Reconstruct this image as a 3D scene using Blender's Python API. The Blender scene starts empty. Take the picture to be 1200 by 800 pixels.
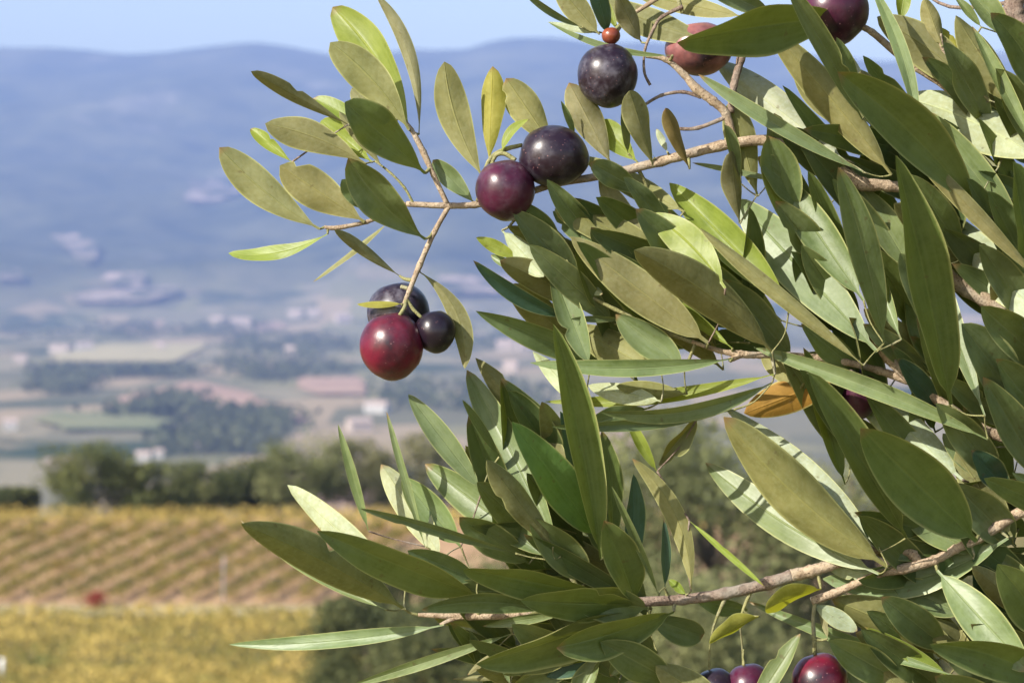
import bpy, bmesh, math, random
import numpy as np
from mathutils import Vector, Matrix, noise
random.seed(7)
SC = bpy.context.scene
COL = SC.collection

# ------------------------------------------------------------------ camera
FPX = 80.0 / 36.0 * 1200.0          # focal length in photograph pixels
DIST = 0.80                         # metres to the olive branches
K = 0.0003                          # metres per photograph pixel at that distance
PITCH = math.atan(100.0 / FPX)
R_ = Vector((1, 0, 0))
F_ = Vector((0, math.cos(PITCH), -math.sin(PITCH)))
U_ = Vector((0, math.sin(PITCH), math.cos(PITCH)))
cam = bpy.data.cameras.new('camera')
cam.lens = 80; cam.sensor_width = 36; cam.clip_start = 0.02; cam.clip_end = 60000
cam.dof.use_dof = True; cam.dof.focus_distance = DIST; cam.dof.aperture_fstop = 24
camo = bpy.data.objects.new('camera', cam); COL.objects.link(camo)
camo.rotation_euler = (math.pi / 2 - PITCH, 0, 0)
SC.camera = camo

# ------------------------------------------------------------------ sun, sky, exposure
S_CAM = Vector((-0.66, 0.52, 0.54)).normalized()      # right, up, towards the camera
S_ = (R_ * S_CAM.x + U_ * S_CAM.y - F_ * S_CAM.z).normalized()
world = bpy.data.worlds.new('World'); SC.world = world; world.use_nodes = True
nt = world.node_tree
bg = nt.nodes['Background']
sky = nt.nodes.new('ShaderNodeTexSky'); sky.sky_type = 'NISHITA'; sky.sun_disc = False
sky.sun_elevation = math.asin(S_.z); sky.sun_rotation = math.atan2(S_.x, S_.y)
sky.altitude = 300; sky.air_density = 1.0; sky.dust_density = 1.2; sky.ozone_density = 0.7
veil = nt.nodes.new('ShaderNodeMix'); veil.data_type = 'RGBA'; veil.blend_type = 'MULTIPLY'; veil.inputs[0].default_value = 1.0
veil.inputs[7].default_value = (1.16, 1.06, 0.92, 1)             # thin milky veil over the blue
nt.links.new(sky.outputs[0], veil.inputs[6]); nt.links.new(veil.outputs[2], bg.inputs[0]); bg.inputs[1].default_value = 0.122
sun = bpy.data.lights.new('sun', 'SUN'); sun.energy = 5.0; sun.angle = math.radians(0.5); sun.color = (1.0, 0.94, 0.84)
suno = bpy.data.objects.new('sun', sun); COL.objects.link(suno)
suno.rotation_euler = S_.to_track_quat('Z', 'Y').to_euler()
SC.view_settings.view_transform = 'Standard'; SC.view_settings.look = 'None'
SC.view_settings.exposure = 0.92; SC.view_settings.gamma = 1.0; SC.view_settings.use_curve_mapping = False
cy = SC.cycles
cy.use_denoising = True; cy.max_bounces = 8; cy.diffuse_bounces = 3; cy.glossy_bounces = 2
cy.transmission_bounces = 4; cy.transparent_max_bounces = 8; cy.volume_bounces = 1
cy.sample_clamp_indirect = 6.0

# ------------------------------------------------------------------ helpers
def at(px, py, z=0.0):
    """point seen at photograph pixel (px, py), z pixels nearer than the branches' distance"""
    d = DIST - z * K
    return F_ * d + R_ * ((px - 600) / FPX * d) + U_ * ((400 - py) / FPX * d)

def ray(px, py):
    return F_ + R_ * ((px - 600) / FPX) + U_ * ((400 - py) / FPX)

def tag(o, label=None, cat=None, group=None, kind=None):
    if label: o['label'] = label
    if cat: o['category'] = cat
    if group: o['group'] = group
    if kind: o['kind'] = kind
    return o

def mesh(name, verts, faces, mat=None, smooth=True):
    me = bpy.data.meshes.new(name)
    me.from_pydata([tuple(v) for v in verts], [], faces)
    if mat:
        for m in (mat if isinstance(mat, (list, tuple)) else [mat]): me.materials.append(m)
    if smooth: me.polygons.foreach_set('use_smooth', [True] * len(me.polygons))
    me.update()
    return me

def link(name, me, parent=None, loc=None):
    o = bpy.data.objects.new(name, me); COL.objects.link(o)
    if parent: o.parent = parent
    if loc is not None: o.location = loc
    return o

def empty(name, loc):
    o = bpy.data.objects.new(name, None); COL.objects.link(o); o.location = loc
    o.empty_display_size = 0.02
    return o

class N:
    """small wrapper to write node trees"""
    def __init__(self, name):
        self.m = bpy.data.materials.new(name); self.m.use_nodes = True
        self.t = self.m.node_tree; self.t.nodes.clear()
        self.out = self.t.nodes.new('ShaderNodeOutputMaterial')
    def n(self, typ, **kw):
        nd = self.t.nodes.new('ShaderNode' + typ)
        for k, v in kw.items(): setattr(nd, k, v)
        return nd
    def l(self, a, b): self.t.links.new(a, b)
    def val(self, inp, v):
        if isinstance(v, bpy.types.NodeSocket): self.l(v, inp)
        elif isinstance(v, tuple) and len(v) == 3 and inp.type == 'RGBA': inp.default_value = (*v, 1)
        else: inp.default_value = v
    def mix(self, f, a, b, blend='MIX'):
        nd = self.n('Mix', data_type='RGBA', blend_type=blend)
        self.val(nd.inputs[0], f); self.val(nd.inputs[6], a); self.val(nd.inputs[7], b)
        return nd.outputs[2]
    def math(self, op, a, b=0.0, c=0.0, clamp=False):
        nd = self.n('Math', operation=op, use_clamp=clamp)
        self.val(nd.inputs[0], a); self.val(nd.inputs[1], b); self.val(nd.inputs[2], c)
        return nd.outputs[0]
    def ramp(self, f, stops):
        nd = self.n('ValToRGB'); cr = nd.color_ramp
        while len(cr.elements) < len(stops): cr.elements.new(0.5)
        for e, (p, c) in zip(cr.elements, stops):
            e.position = p; e.color = (*c, 1) if len(c) == 3 else c
        self.l(f, nd.inputs[0]); return nd.outputs[0]
    def noise(self, scale, vec=None, detail=3.0, rough=0.5):
        nd = self.n('TexNoise'); nd.inputs['Scale'].default_value = scale
        nd.inputs['Detail'].default_value = detail; nd.inputs['Roughness'].default_value = rough
        if vec is not None: self.l(vec, nd.inputs['Vector'])
        return nd.outputs[0]
    def rng(self, v, a, b, c=0.0, d=1.0):
        nd = self.n('MapRange'); self.l(v, nd.inputs[0])
        for i, x in enumerate((a, b, c, d)): self.val(nd.inputs[i + 1], x)
        return nd.outputs[0]
    def pr(self, base, rough=0.6, spec=0.5, normal=None):
        nd = self.n('BsdfPrincipled')
        self.val(nd.inputs['Base Color'], base); self.val(nd.inputs['Roughness'], rough)
        self.val(nd.inputs['Specular IOR Level'], spec)
        if normal is not None: self.l(normal, nd.inputs['Normal'])
        return nd
    def bump(self, h, strength=0.3, dist=0.001):
        nd = self.n('Bump'); nd.inputs['Strength'].default_value = strength
        nd.inputs['Distance'].default_value = dist; self.l(h, nd.inputs['Height'])
        return nd.outputs[0]
    def done(self, sh):
        self.l(sh, self.out.inputs[0]); return self.m

# ------------------------------------------------------------------ materials
def leaf_material():
    """olive leaf: dark waxy upper face, felted silvery underside, pale rim and midrib; per-leaf tint in the object colour"""
    a = N('olive_leaf')
    uv = a.n('UVMap'); sep = a.n('SeparateXYZ'); a.l(uv.outputs[0], sep.inputs[0])
    u = a.math('ABSOLUTE', a.math('MULTIPLY', a.math('SUBTRACT', sep.outputs[0], 0.5), 2.0))    # 0 midrib .. 1 margin
    v = sep.outputs[1]
    tc = a.n('TexCoord'); oi = a.n('ObjectInfo')
    off = a.n('VectorMath', operation='ADD'); a.l(tc.outputs['Object'], off.inputs[0])
    cmb = a.n('CombineXYZ'); a.l(oi.outputs['Random'], cmb.inputs[0]); a.l(oi.outputs['Random'], cmb.inputs[1]); a.l(cmb.outputs[0], off.inputs[1])
    n1 = a.noise(130.0, off.outputs[0], 4, 0.6); n2 = a.noise(700.0, off.outputs[0], 3, 0.6)
    # side veins: slanting lines leaving the midrib
    vv = a.math('SUBTRACT', a.math('MULTIPLY', v, 11.0), a.math('MULTIPLY', u, 1.6))
    vein = a.math('POWER', a.math('ABSOLUTE', a.math('SINE', a.math('ADD', a.math('MULTIPLY', vv, 3.1416), a.math('MULTIPLY', n1, 2.2)))), 7.0)
    mid = a.rng(u, 0.0, 0.07, 1.0, 0.0)
    rim = a.rng(u, 0.90, 1.0, 0.0, 1.0)
    back = a.n('NewGeometry').outputs['Backfacing']
    up = a.mix(a.rng(n1, 0.3, 0.7), (0.080, 0.118, 0.032), (0.160, 0.210, 0.072))
    st = a.n('CombineXYZ'); a.l(a.math('MULTIPLY', sep.outputs[0], 7.0), st.inputs[0]); a.l(a.math('MULTIPLY', v, 1.6), st.inputs[1]); a.l(a.math('MULTIPLY', oi.outputs['Random'], 37.0), st.inputs[2])
    streak = a.rng(a.noise(1.6, st.outputs[0], 5, 0.6), 0.38, 0.66)
    up = a.mix(a.math('MULTIPLY', streak, 0.55), up, (0.180, 0.228, 0.115))
    up = a.mix(a.math('MULTIPLY', a.rng(n2, 0.45, 0.75), 0.45), up, (0.17, 0.22, 0.11))
    up = a.mix(a.math('MULTIPLY', vein, 0.05), up, (0.16, 0.23, 0.08))
    up = a.mix(a.math('MULTIPLY', mid, 0.5), up, (0.26, 0.31, 0.14))
    un = a.mix(a.rng(n1, 0.3, 0.7), (0.130, 0.128, 0.048), (0.225, 0.218, 0.100))
    un = a.mix(a.math('MULTIPLY', streak, 0.45), un, (0.235, 0.215, 0.110))
    un = a.mix(a.math('MULTIPLY', a.rng(n2, 0.45, 0.75), 0.4), un, (0.27, 0.28, 0.18))
    un = a.mix(a.math('MULTIPLY', vein, 0.05), un, (0.11, 0.11, 0.04))
    un = a.mix(a.math('MULTIPLY', mid, 0.55), un, (0.27, 0.26, 0.10))
    base = a.mix(back, up, un)
    base = a.mix(1.0, base, oi.outputs['Color'], 'MULTIPLY')
    spots = a.rng(a.noise(330.0, off.outputs[0], 2, 0.4), 0.70, 0.76)
    base = a.mix(a.math('MULTIPLY', spots, 0.55), base, (0.10, 0.07, 0.03))
    base = a.mix(a.math('MULTIPLY', rim, 0.7), base, (0.50, 0.50, 0.20))
    dry = a.math('MULTIPLY', a.rng(a.math('ADD', v, a.math('MULTIPLY', n1, 0.10)), 0.985, 1.035), a.math('GREATER_THAN', oi.outputs['Random'], 0.55))
    base = a.mix(a.math('MULTIPLY', dry, 0.85), base, (0.23, 0.14, 0.06))
    h = a.math('ADD', a.math('MULTIPLY', n1, 0.8), a.math('ADD', a.math('MULTIPLY', vein, 0.06), a.math('MULTIPLY', mid, -0.9)))
    nb = a.bump(h, 0.45, 0.0006)
    rough = a.math('ADD', a.rng(back, 0.0, 1.0, 0.40, 0.60), a.math('MULTIPLY', n2, 0.14))
    p = a.pr(base, rough, a.rng(back, 0.0, 1.0, 0.55, 0.35), nb)
    tr = a.n('BsdfTranslucent')
    tcol = a.mix(1.0, a.mix(a.math('MULTIPLY', vein, 0.12), (0.24, 0.26, 0.022), (0.15, 0.19, 0.015)), oi.outputs['Color'], 'MULTIPLY')
    a.l(tcol, tr.inputs[0]); a.l(nb, tr.inputs['Normal'])
    ms = a.n('MixShader'); a.l(oi.outputs['Alpha'], ms.inputs[0]); a.l(p.outputs[0], ms.inputs[1]); a.l(tr.outputs[0], ms.inputs[2])
    return a.done(ms.outputs[0])

def olive_material():
    a = N('olive_skin')
    tc = a.n('TexCoord'); oi = a.n('ObjectInfo')
    off = a.n('VectorMath', operation='ADD'); a.l(tc.outputs['Object'], off.inputs[0])
    cmb = a.n('CombineXYZ'); a.l(oi.outputs['Random'], cmb.inputs[0]); a.l(oi.outputs['Random'], cmb.inputs[2]); a.l(cmb.outputs[0], off.inputs[1])
    n1 = a.noise(70.0, off.outputs[0], 4, 0.6); n2 = a.noise(420.0, off.outputs[0], 4, 0.65)
    base = a.mix(a.rng(n1, 0.38, 0.68), oi.outputs['Color'], (0.014, 0.005, 0.012))
    bloom = a.math('MULTIPLY', a.math('MULTIPLY', a.rng(a.noise(110.0, off.outputs[0], 3, 0.6), 0.42, 0.72), a.rng(n2, 0.35, 0.62)), oi.outputs['Alpha'])
    base = a.mix(bloom, base, (0.20, 0.19, 0.235))
    vo = a.n('TexVoronoi'); vo.inputs['Scale'].default_value = 620.0; a.l(off.outputs[0], vo.inputs['Vector'])
    dots = a.math('MULTIPLY', a.rng(vo.outputs['Distance'], 0.10, 0.16, 1.0, 0.0), a.rng(n1, 0.4, 0.6))
    base = a.mix(a.math('MULTIPLY', dots, 0.55), base, (0.32, 0.16, 0.16))
    rough = a.math('ADD', a.math('ADD', 0.25, a.math('MULTIPLY', n1, 0.10)), a.math('MULTIPLY', bloom, 0.30))
    p = a.pr(base, rough, 0.5, a.bump(n2, 0.12, 0.0005))
    return a.done(p.outputs[0])

def wood_material(name, c1, c2, c3):
    a = N(name)
    tc = a.n('TexCoord')
    n1 = a.noise(260.0, tc.outputs['Object'], 5, 0.7); n2 = a.noise(1300.0, tc.outputs['Object'], 4, 0.65)
    base = a.mix(a.rng(n1, 0.40, 0.60), c1, c2)
    base = a.mix(a.rng(n2, 0.54, 0.66), base, c3)
    base = a.mix(a.math('MULTIPLY', a.rng(a.noise(90.0, tc.outputs['Object'], 3, 0.6), 0.5, 0.68), 0.6), base, (0.30, 0.28, 0.24))
    p = a.pr(base, 0.75, 0.3, a.bump(a.math('ADD', n1, n2), 0.8, 0.0007))
    return a.done(p.outputs[0])

def plain(name, c1, c2, scale=3.0, rough=0.85, trans=0.0):
    a = N(name)
    tc = a.n('TexCoord')
    f = a.rng(a.noise(scale, tc.outputs['Object'], 4, 0.6), 0.32, 0.68)
    base = a.mix(f, c1, c2)
    p = a.pr(base, rough, 0.25)
    if trans:
        tr = a.n('BsdfTranslucent'); a.l(base, tr.inputs[0])
        ms = a.n('MixShader'); ms.inputs[0].default_value = trans
        a.l(p.outputs[0], ms.inputs[1]); a.l(tr.outputs[0], ms.inputs[2]); return a.done(ms.outputs[0])
    return a.done(p.outputs[0])

def foliage(name, dark, mid, light):
    """far foliage: colour varies leaf by leaf and clump by clump (a face attribute, no shading in it)"""
    a = N(name)
    at_ = a.n('Attribute'); at_.attribute_name = 'tone'
    base = a.ramp(at_.outputs['Fac'], [(0.0, dark), (0.5, mid), (1.0, light)])
    p = a.pr(base, 0.7, 0.2)
    tr = a.n('BsdfTranslucent'); a.l(base, tr.inputs[0])
    ms = a.n('MixShader'); ms.inputs[0].default_value = 0.32
    a.l(p.outputs[0], ms.inputs[1]); a.l(tr.outputs[0], ms.inputs[2])
    return a.done(ms.outputs[0])

M_LEAF = leaf_material()
M_OLIVE = olive_material()
M_TWIG = wood_material('olive_bark', (0.28, 0.205, 0.135), (0.46, 0.36, 0.25), (0.13, 0.08, 0.05))
M_GREY = wood_material('grey_bark', (0.15, 0.105, 0.08), (0.27, 0.20, 0.155), (0.07, 0.045, 0.035))
M_SHOOT = wood_material('green_shoot', (0.19, 0.19, 0.075), (0.28, 0.27, 0.12), (0.14, 0.12, 0.05))

# ------------------------------------------------------------------ terrain
_r = np.random.RandomState(3)
_lat = _r.rand(256, 256)
def vnoise(x, y):
    xi = np.floor(x).astype(int); yi = np.floor(y).astype(int)
    fx = x - xi; fy = y - yi
    fx = fx * fx * (3 - 2 * fx); fy = fy * fy * (3 - 2 * fy)
    g = lambda i, j: _lat[i % 256, j % 256]
    return (g(xi, yi) * (1 - fx) + g(xi + 1, yi) * fx) * (1 - fy) + (g(xi, yi + 1) * (1 - fx) + g(xi + 1, yi + 1) * fx) * fy
def fbm(x, y, o=5):
    s = 0; a = 0.5
    for i in range(o):
        s = s + a * vnoise(x * 2 ** i + 17.3 * i, y * 2 ** i + 5.1 * i); a *= 0.5
    return s - 0.5

RIDGE_Y = 11000.0
_ridge = [(-900, 75), (-300, 52), (0, 57), (60, 57), (100, 60), (150, 65), (200, 62), (260, 54), (300, 51), (340, 56), (390, 66), (440, 66), (485, 58),
          (505, 60), (545, 59), (575, 50), (600, 46), (650, 45), (690, 51), (760, 50), (860, 58), (950, 66), (1035, 73), (1200, 60), (1500, 70), (2400, 85)]
def height(x, y):
    x = np.asarray(x, float); y = np.asarray(y, float)
    prof_y = [-2000, -40, 0, 8, 25, 60, 100, 112, 138.5, 140, 159, 163, 176, 300, 700, 1250, 4300]
    prof_z = [-2.5, -2.2, -1.8, -2.6, -6.5, -13.5, -20, -21.1, -21.75, -21.6, -18.75, -18.7, -20, -62, -125, -150, -150]
    z = np.interp(y, prof_y, prof_z)
    z = z + fbm(x / 60.0, y / 60.0, 4) * np.interp(y, [0, 10, 90, 112, 165, 300, 1200], [0.3, 0.5, 0.8, 0.0, 0.0, 8, 6])
    # mountain
    t = np.clip((y - 4300) / (RIDGE_Y - 4300), 0, 1)
    px = 600 + x / np.maximum(y, 1.0) * FPX
    pr = np.interp(600 + x / RIDGE_Y * FPX, [a for a, b in _ridge], [b for a, b in _ridge])
    H = (300 - pr) / FPX * RIDGE_Y
    s = t ** 1.35
    m = s * (H + 150)
    nn = np.abs(fbm(x / 2600.0 + 3.1, y / 3800.0, 5)) * 2
    m = m + (fbm(x / 1500.0, y / 1900.0, 6) * 520 - nn * 240) * np.minimum(1, t * 4) * np.clip((1 - t) * 3, 0, 1)
    back = np.clip((y - RIDGE_Y) / 2500.0, 0, 1)
    m = m * (1 - 0.75 * back)
    return z + np.where(y > 4300, m, 0)

def drop(px, py, y0=110.0, y1=11500.0):
    """the point of the terrain seen at a pixel"""
    d = ray(px, py); ys = np.geomspace(y0, y1, 900)
    xs = d.x / d.y * ys; zs = d.z / d.y * ys
    g = height(xs, ys) >= zs
    i = int(np.argmax(g)) if g.any() else len(ys) - 1
    i = max(i, 1)
    a, b = ys[i - 1], ys[i]
    for _ in range(18):
        c = 0.5 * (a + b)
        if height(d.x / d.y * c, c) >= d.z / d.y * c: b = c
        else: a = c
    return Vector((d.x / d.y * b, b, d.z / d.y * b))

def ground_material():
    a = N('land')
    g = a.n('NewGeometry'); sep = a.n('SeparateXYZ'); a.l(g.outputs['Position'], sep.inputs[0])
    pos = g.outputs['Position']
    near = a.mix(a.rng(a.noise(0.7, pos, 5, 0.6), 0.35, 0.65), (0.12, 0.12, 0.045), (0.22, 0.17, 0.08))
    # valley: a patchwork of fields
    mp = a.n('Mapping'); a.l(pos, mp.inputs[0]); mp.inputs['Scale'].default_value = (1.0, 0.42, 0.0); mp.inputs['Rotation'].default_value = (0, 0, 0.35)
    vo = a.n('TexVoronoi'); vo.inputs['Scale'].default_value = 0.011; vo.inputs['Randomness'].default_value = 0.9; a.l(mp.outputs[0], vo.inputs['Vector'])
    sc_ = a.n('SeparateColor'); a.l(vo.outputs['Color'], sc_.inputs[0])
    fld = a.ramp(sc_.outputs[0], [(0.0, (0.15, 0.14, 0.08)), (0.22, (0.27, 0.23, 0.14)), (0.42, (0.19, 0.17, 0.10)), (0.6, (0.34, 0.26, 0.16)), (0.78, (0.22, 0.20, 0.10)), (0.97, (0.42, 0.28, 0.21))])
    for nd in a.t.nodes:
        if nd.type == 'VALTORGB': nd.color_ramp.interpolation = 'CONSTANT'
    wood = a.rng(a.noise(0.0022, pos, 6, 0.62), 0.56, 0.62)
    valley = a.mix(wood, fld, (0.035, 0.055, 0.02))
    forest = a.mix(a.rng(a.noise(0.004, pos, 7, 0.65), 0.35, 0.66), (0.015, 0.028, 0.010), (0.125, 0.125, 0.060))
    rock = a.rng(a.noise(0.0016, pos, 8, 0.7), 0.60, 0.70)
    forest = a.mix(a.math('MULTIPLY', rock, 0.7), forest, (0.32, 0.28, 0.22))
    far = a.mix(a.rng(a.math('ADD', sep.outputs[2], a.math('MULTIPLY', a.noise(0.001, pos, 4), 160.0)), -40.0, 60.0), valley, forest)
    base = a.mix(a.rng(sep.outputs[1], 170.0, 420.0), near, far)
    p = a.pr(base, 0.95, 0.1)
    return a.done(p.outputs[0])

ys = np.concatenate([np.linspace(-600, -20, 10), np.linspace(-10, 60, 28), np.linspace(65, 180, 70), np.geomspace(185, 4300, 60), np.linspace(4400, RIDGE_Y, 190), np.linspace(RIDGE_Y + 120, 13500, 12)])
us = np.sinh(np.linspace(-2.6, 2.6, 221)) / math.sinh(2.6)
YY = np.repeat(ys[:, None], len(us), 1)
XX = us[None, :] * (260 + 1.15 * np.abs(ys[:, None]))
ZZ = height(XX, YY)
nu = len(us)
tv = np.stack([XX, YY, ZZ], -1).reshape(-1, 3)
tf = [(j * nu + i, j * nu + i + 1, (j + 1) * nu + i + 1, (j + 1) * nu + i) for j in range(len(ys) - 1) for i in range(nu - 1)]
terr = link('ground', mesh('ground', tv.tolist(), tf, ground_material()))
tag(terr, 'valley floor of fields and woods rising to a long blue mountain ridge', kind='structure')

def drape(name, rows, mat, lift, label):
    """a patch of land given by (row, left, right) seen from the viewpoint, laid on the terrain"""
    vs, fs, n = [], [], 14
    rr = []
    for (a, b) in zip(rows[:-1], rows[1:]):
        for k in range(3): rr.append([a[q] + (b[q] - a[q]) * k / 3 for q in range(3)])
    rr.append(rows[-1])
    for (py, x0, x1) in rr:
        j = (x1 - x0) * 0.10; x0 += random.uniform(-j, j); x1 += random.uniform(-j, j)
        for k in range(n):
            q = drop(x0 + (x1 - x0) * k / (n - 1), py, 300.0)
            q.z = float(height(q.x, q.y)) + lift
            vs.append(q)
    for j in range(len(rr) - 1):
        for i in range(n - 1):
            fs.append((j * n + i, j * n + i + 1, (j + 1) * n + i + 1, (j + 1) * n + i))
    o = link(name, mesh(name, vs, fs, mat)); tag(o, label, kind='structure'); return o

M_PINK = plain('ploughed_soil', (0.34, 0.21, 0.15), (0.46, 0.30, 0.20), 0.01)
M_BEIGE = plain('stubble', (0.36, 0.30, 0.15), (0.48, 0.40, 0.22), 0.01)
M_GREENF = plain('meadow', (0.15, 0.17, 0.07), (0.26, 0.24, 0.11), 0.01)
def scar_material():
    a = N('pale_rock'); tc = a.n('TexCoord')
    f = a.rng(a.noise(0.010, tc.outputs['Object'], 6, 0.7), 0.44, 0.60)
    return a.done(a.pr(a.mix(f, (0.06, 0.065, 0.03), (0.46, 0.35, 0.29)), 0.9, 0.1).outputs[0])
M_SCAR = scar_material()
drape('field', [(450, 215, 240), (462, 170, 290), (476, 130, 325), (488, 240, 355), (496, 320, 368)], M_PINK, 3, 'reddish ploughed field curving across the hazy valley')
drape('field', [(404, 130, 236), (415, 70, 240), (426, 60, 200)], M_BEIGE, 3, 'straw coloured field below the white farm')
drape('field', [(486, 60, 150), (496, 40, 200), (506, 70, 190)], M_GREENF, 3, 'olive green strip of meadow in the middle of the valley')
drape('field', [(444, 360, 420), (455, 340, 430), (464, 370, 425)], M_PINK, 3, 'dull pink field right of the dark valley wood')
for rows, lb in (([(214, 228, 282), (226, 222, 286), (240, 219, 258)], 'pale rock scar on the mountain flank beside the olive leaves'),
                 ([(280, 62, 90), (290, 70, 112), (302, 84, 114), (314, 96, 110)], 'pale rock scar slanting down the left mountain flank'),
                 ([(326, 126, 172), (333, 122, 170), (341, 130, 165)], 'small pale clearing above the long one at the mountain foot'),
                 ([(342, 140, 205), (350, 96, 210), (360, 90, 180)], 'long pale clearing at the mountain foot'),
                 ([(322, 0, 24), (334, -10, 26)], 'pale clearing at the left edge under the mountain'),
                 ([(330, 520, 600), (340, 505, 612), (350, 515, 590)], 'pale clearing right of the hanging olives at the mountain foot')):
    drape('rock_scar', rows, M_SCAR, 14, lb)

# ------------------------------------------------------------------ cards of foliage
def cards(pts, size, jit=0.4, tone=None, up=0.0, wid=0.32):
    """one small pointed leaf face per point"""
    vs, fs, tn = [], [], []
    for i, p in enumerate(pts):
        s = size * random.uniform(1 - jit, 1 + jit)
        n = Vector((random.gauss(0, 1), random.gauss(0, 1), random.gauss(0, 1) + up)).normalized()
        t = n.orthogonal().normalized(); t.rotate(Matrix.Rotation(random.uniform(0, 6.28), 3, n)); b = n.cross(t)
        k = len(vs)
        vs += [p - t * s * 0.5, p + b * s * wid + n * s * wid * 0.3, p + t * s * 0.5, p - b * s * wid + n * s * wid * 0.3]
        fs.append((k, k + 1, k + 2, k + 3)); tn.append(tone[i] if tone else random.random())
    return vs, fs, tn

def card_mesh(name, vs, fs, tn, mat):
    me = mesh(name, vs, fs, mat, smooth=False)
    at_ = me.attributes.new('tone', 'FLOAT', 'FACE'); at_.data.foreach_set('value', tn)
    return me

def tube_geo(pts, rad, sides=8, vs=None, fs=None, wob=0.0):
    vs = [] if vs is None else vs; fs = [] if fs is None else fs
    k0 = len(vs); prev = None
    for i, p in enumerate(pts):
        d = (pts[min(i + 1, len(pts) - 1)] - pts[max(i - 1, 0)]).normalized()
        if prev is None: x = d.orthogonal().normalized()
        else:
            x = prev - d * prev.dot(d)
            x = x.normalized() if x.length > 1e-6 else d.orthogonal().normalized()
        prev = x; y = d.cross(x)
        for j in range(sides):
            a = 2 * math.pi * j / sides
            r = rad[i] * (1 + wob * random.uniform(-1, 1))
            vs.append(p + x * math.cos(a) * r + y * math.sin(a) * r)
    for i in range(len(pts) - 1):
        for j in range(sides):
            fs.append((k0 + i * sides + j, k0 + i * sides + (j + 1) % sides, k0 + (i + 1) * sides + (j + 1) % sides, k0 + (i + 1) * sides + j))
    fs.append(tuple(k0 + j for j in reversed(range(sides))))
    fs.append(tuple(k0 + (len(pts) - 1) * sides + j for j in range(sides)))
    return vs, fs

FOL = {
    'bright': foliage('bright_foliage', (0.070, 0.085, 0.030), (0.150, 0.165, 0.055), (0.27, 0.27, 0.095)),
    'dark': foliage('dark_foliage', (0.040, 0.052, 0.020), (0.105, 0.120, 0.045), (0.210, 0.215, 0.085)),
    'grey': foliage('grey_foliage', (0.11, 0.115, 0.05), (0.20, 0.195, 0.095), (0.30, 0.28, 0.14)),
    'oak': foliage('oak_foliage', (0.09, 0.105, 0.042), (0.19, 0.205, 0.085), (0.31, 0.31, 0.14)),
    'wood': foliage('far_wood_foliage', (0.055, 0.068, 0.032), (0.095, 0.108, 0.052), (0.140, 0.148, 0.074)),
    'gold': foliage('golden_vine', (0.17, 0.185, 0.050), (0.45, 0.345, 0.095), (0.64, 0.48, 0.15)),
    'vine': foliage('turning_vine', (0.11, 0.12, 0.03), (0.24, 0.21, 0.05), (0.42, 0.29, 0.07)),
    'red': foliage('red_vine', (0.20, 0.03, 0.02), (0.30, 0.05, 0.03), (0.40, 0.09, 0.05)),
}
M_BARK = plain('bark', (0.10, 0.08, 0.06), (0.18, 0.15, 0.11), 6.0)

def tree(name, label, px, top, d, wpx, kind, group, hgt=None, n=5200, size=0.30, depth=None, cat='tree'):
    wpx *= 1.35; x = (px - 600) / FPX * d; gz = float(height(x, d))
    ztop = (300 - top) / FPX * d
    h = hgt or (ztop - gz); base = Vector((x, d, ztop - h if hgt else gz - 0.1))
    w = wpx / FPX * d
    t = empty(name, base); tag(t, label, cat, group)
    vs, fs = [], []
    rt = 0.035 * h
    spine = [Vector((0, 0, h * k / 6)) + Vector((math.sin(k * 1.3 + px) * 0.05 * w * k / 6, math.cos(k + px) * 0.04 * w * k / 6, 0)) for k in range(6)]
    tube_geo(spine, [rt * (1.25 - 0.2 * k) for k in range(6)], 8, vs, fs, 0.1)
    clumps = []
    nc = 26
    for k in range(nc):
        a = random.uniform(0, 6.28); zz = random.uniform(0.10, 0.90)
        rr = 0.36 * w * math.sqrt(max(0.05, 1 - ((zz - 0.52) / 0.48) ** 2)) * random.uniform(0.45, 1.0)
        c = Vector((math.cos(a) * rr, math.sin(a) * rr * (depth or 0.8), zz * h))
        clumps.append((c, random.uniform(0.13, 0.22) * w, random.uniform(0.0, 1.0)))
        s = spine[min(5, max(1, int(zz * 4.5)))]
        m = (s + c) * 0.5 + Vector((0, 0, -0.06 * h))
        tube_geo([s, m, c], [rt * 0.45, rt * 0.28, rt * 0.1], 5, vs, fs)
    link('trunk', mesh('trunk', vs, fs, M_BARK), t)
    pts, tone = [], []
    for k in range(n):
        c, r, tb = random.choice(clumps)
        v = Vector((random.gauss(0, 1), random.gauss(0, 1), random.gauss(0, 1))).normalized() * r * random.random() ** 0.4
        v.z *= 0.8
        p = c + v
        if p.z > h * 1.02: p.z = h * random.uniform(0.9, 1.0)
        if p.z < 0.0: continue
        pts.append(p); tone.append(min(1, max(0, 0.55 * tb + 0.45 * random.random())))
    link('crown', card_mesh('crown', *cards(pts, size, tone=tone, up=0.5), FOL[kind]), t)
    return t

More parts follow.
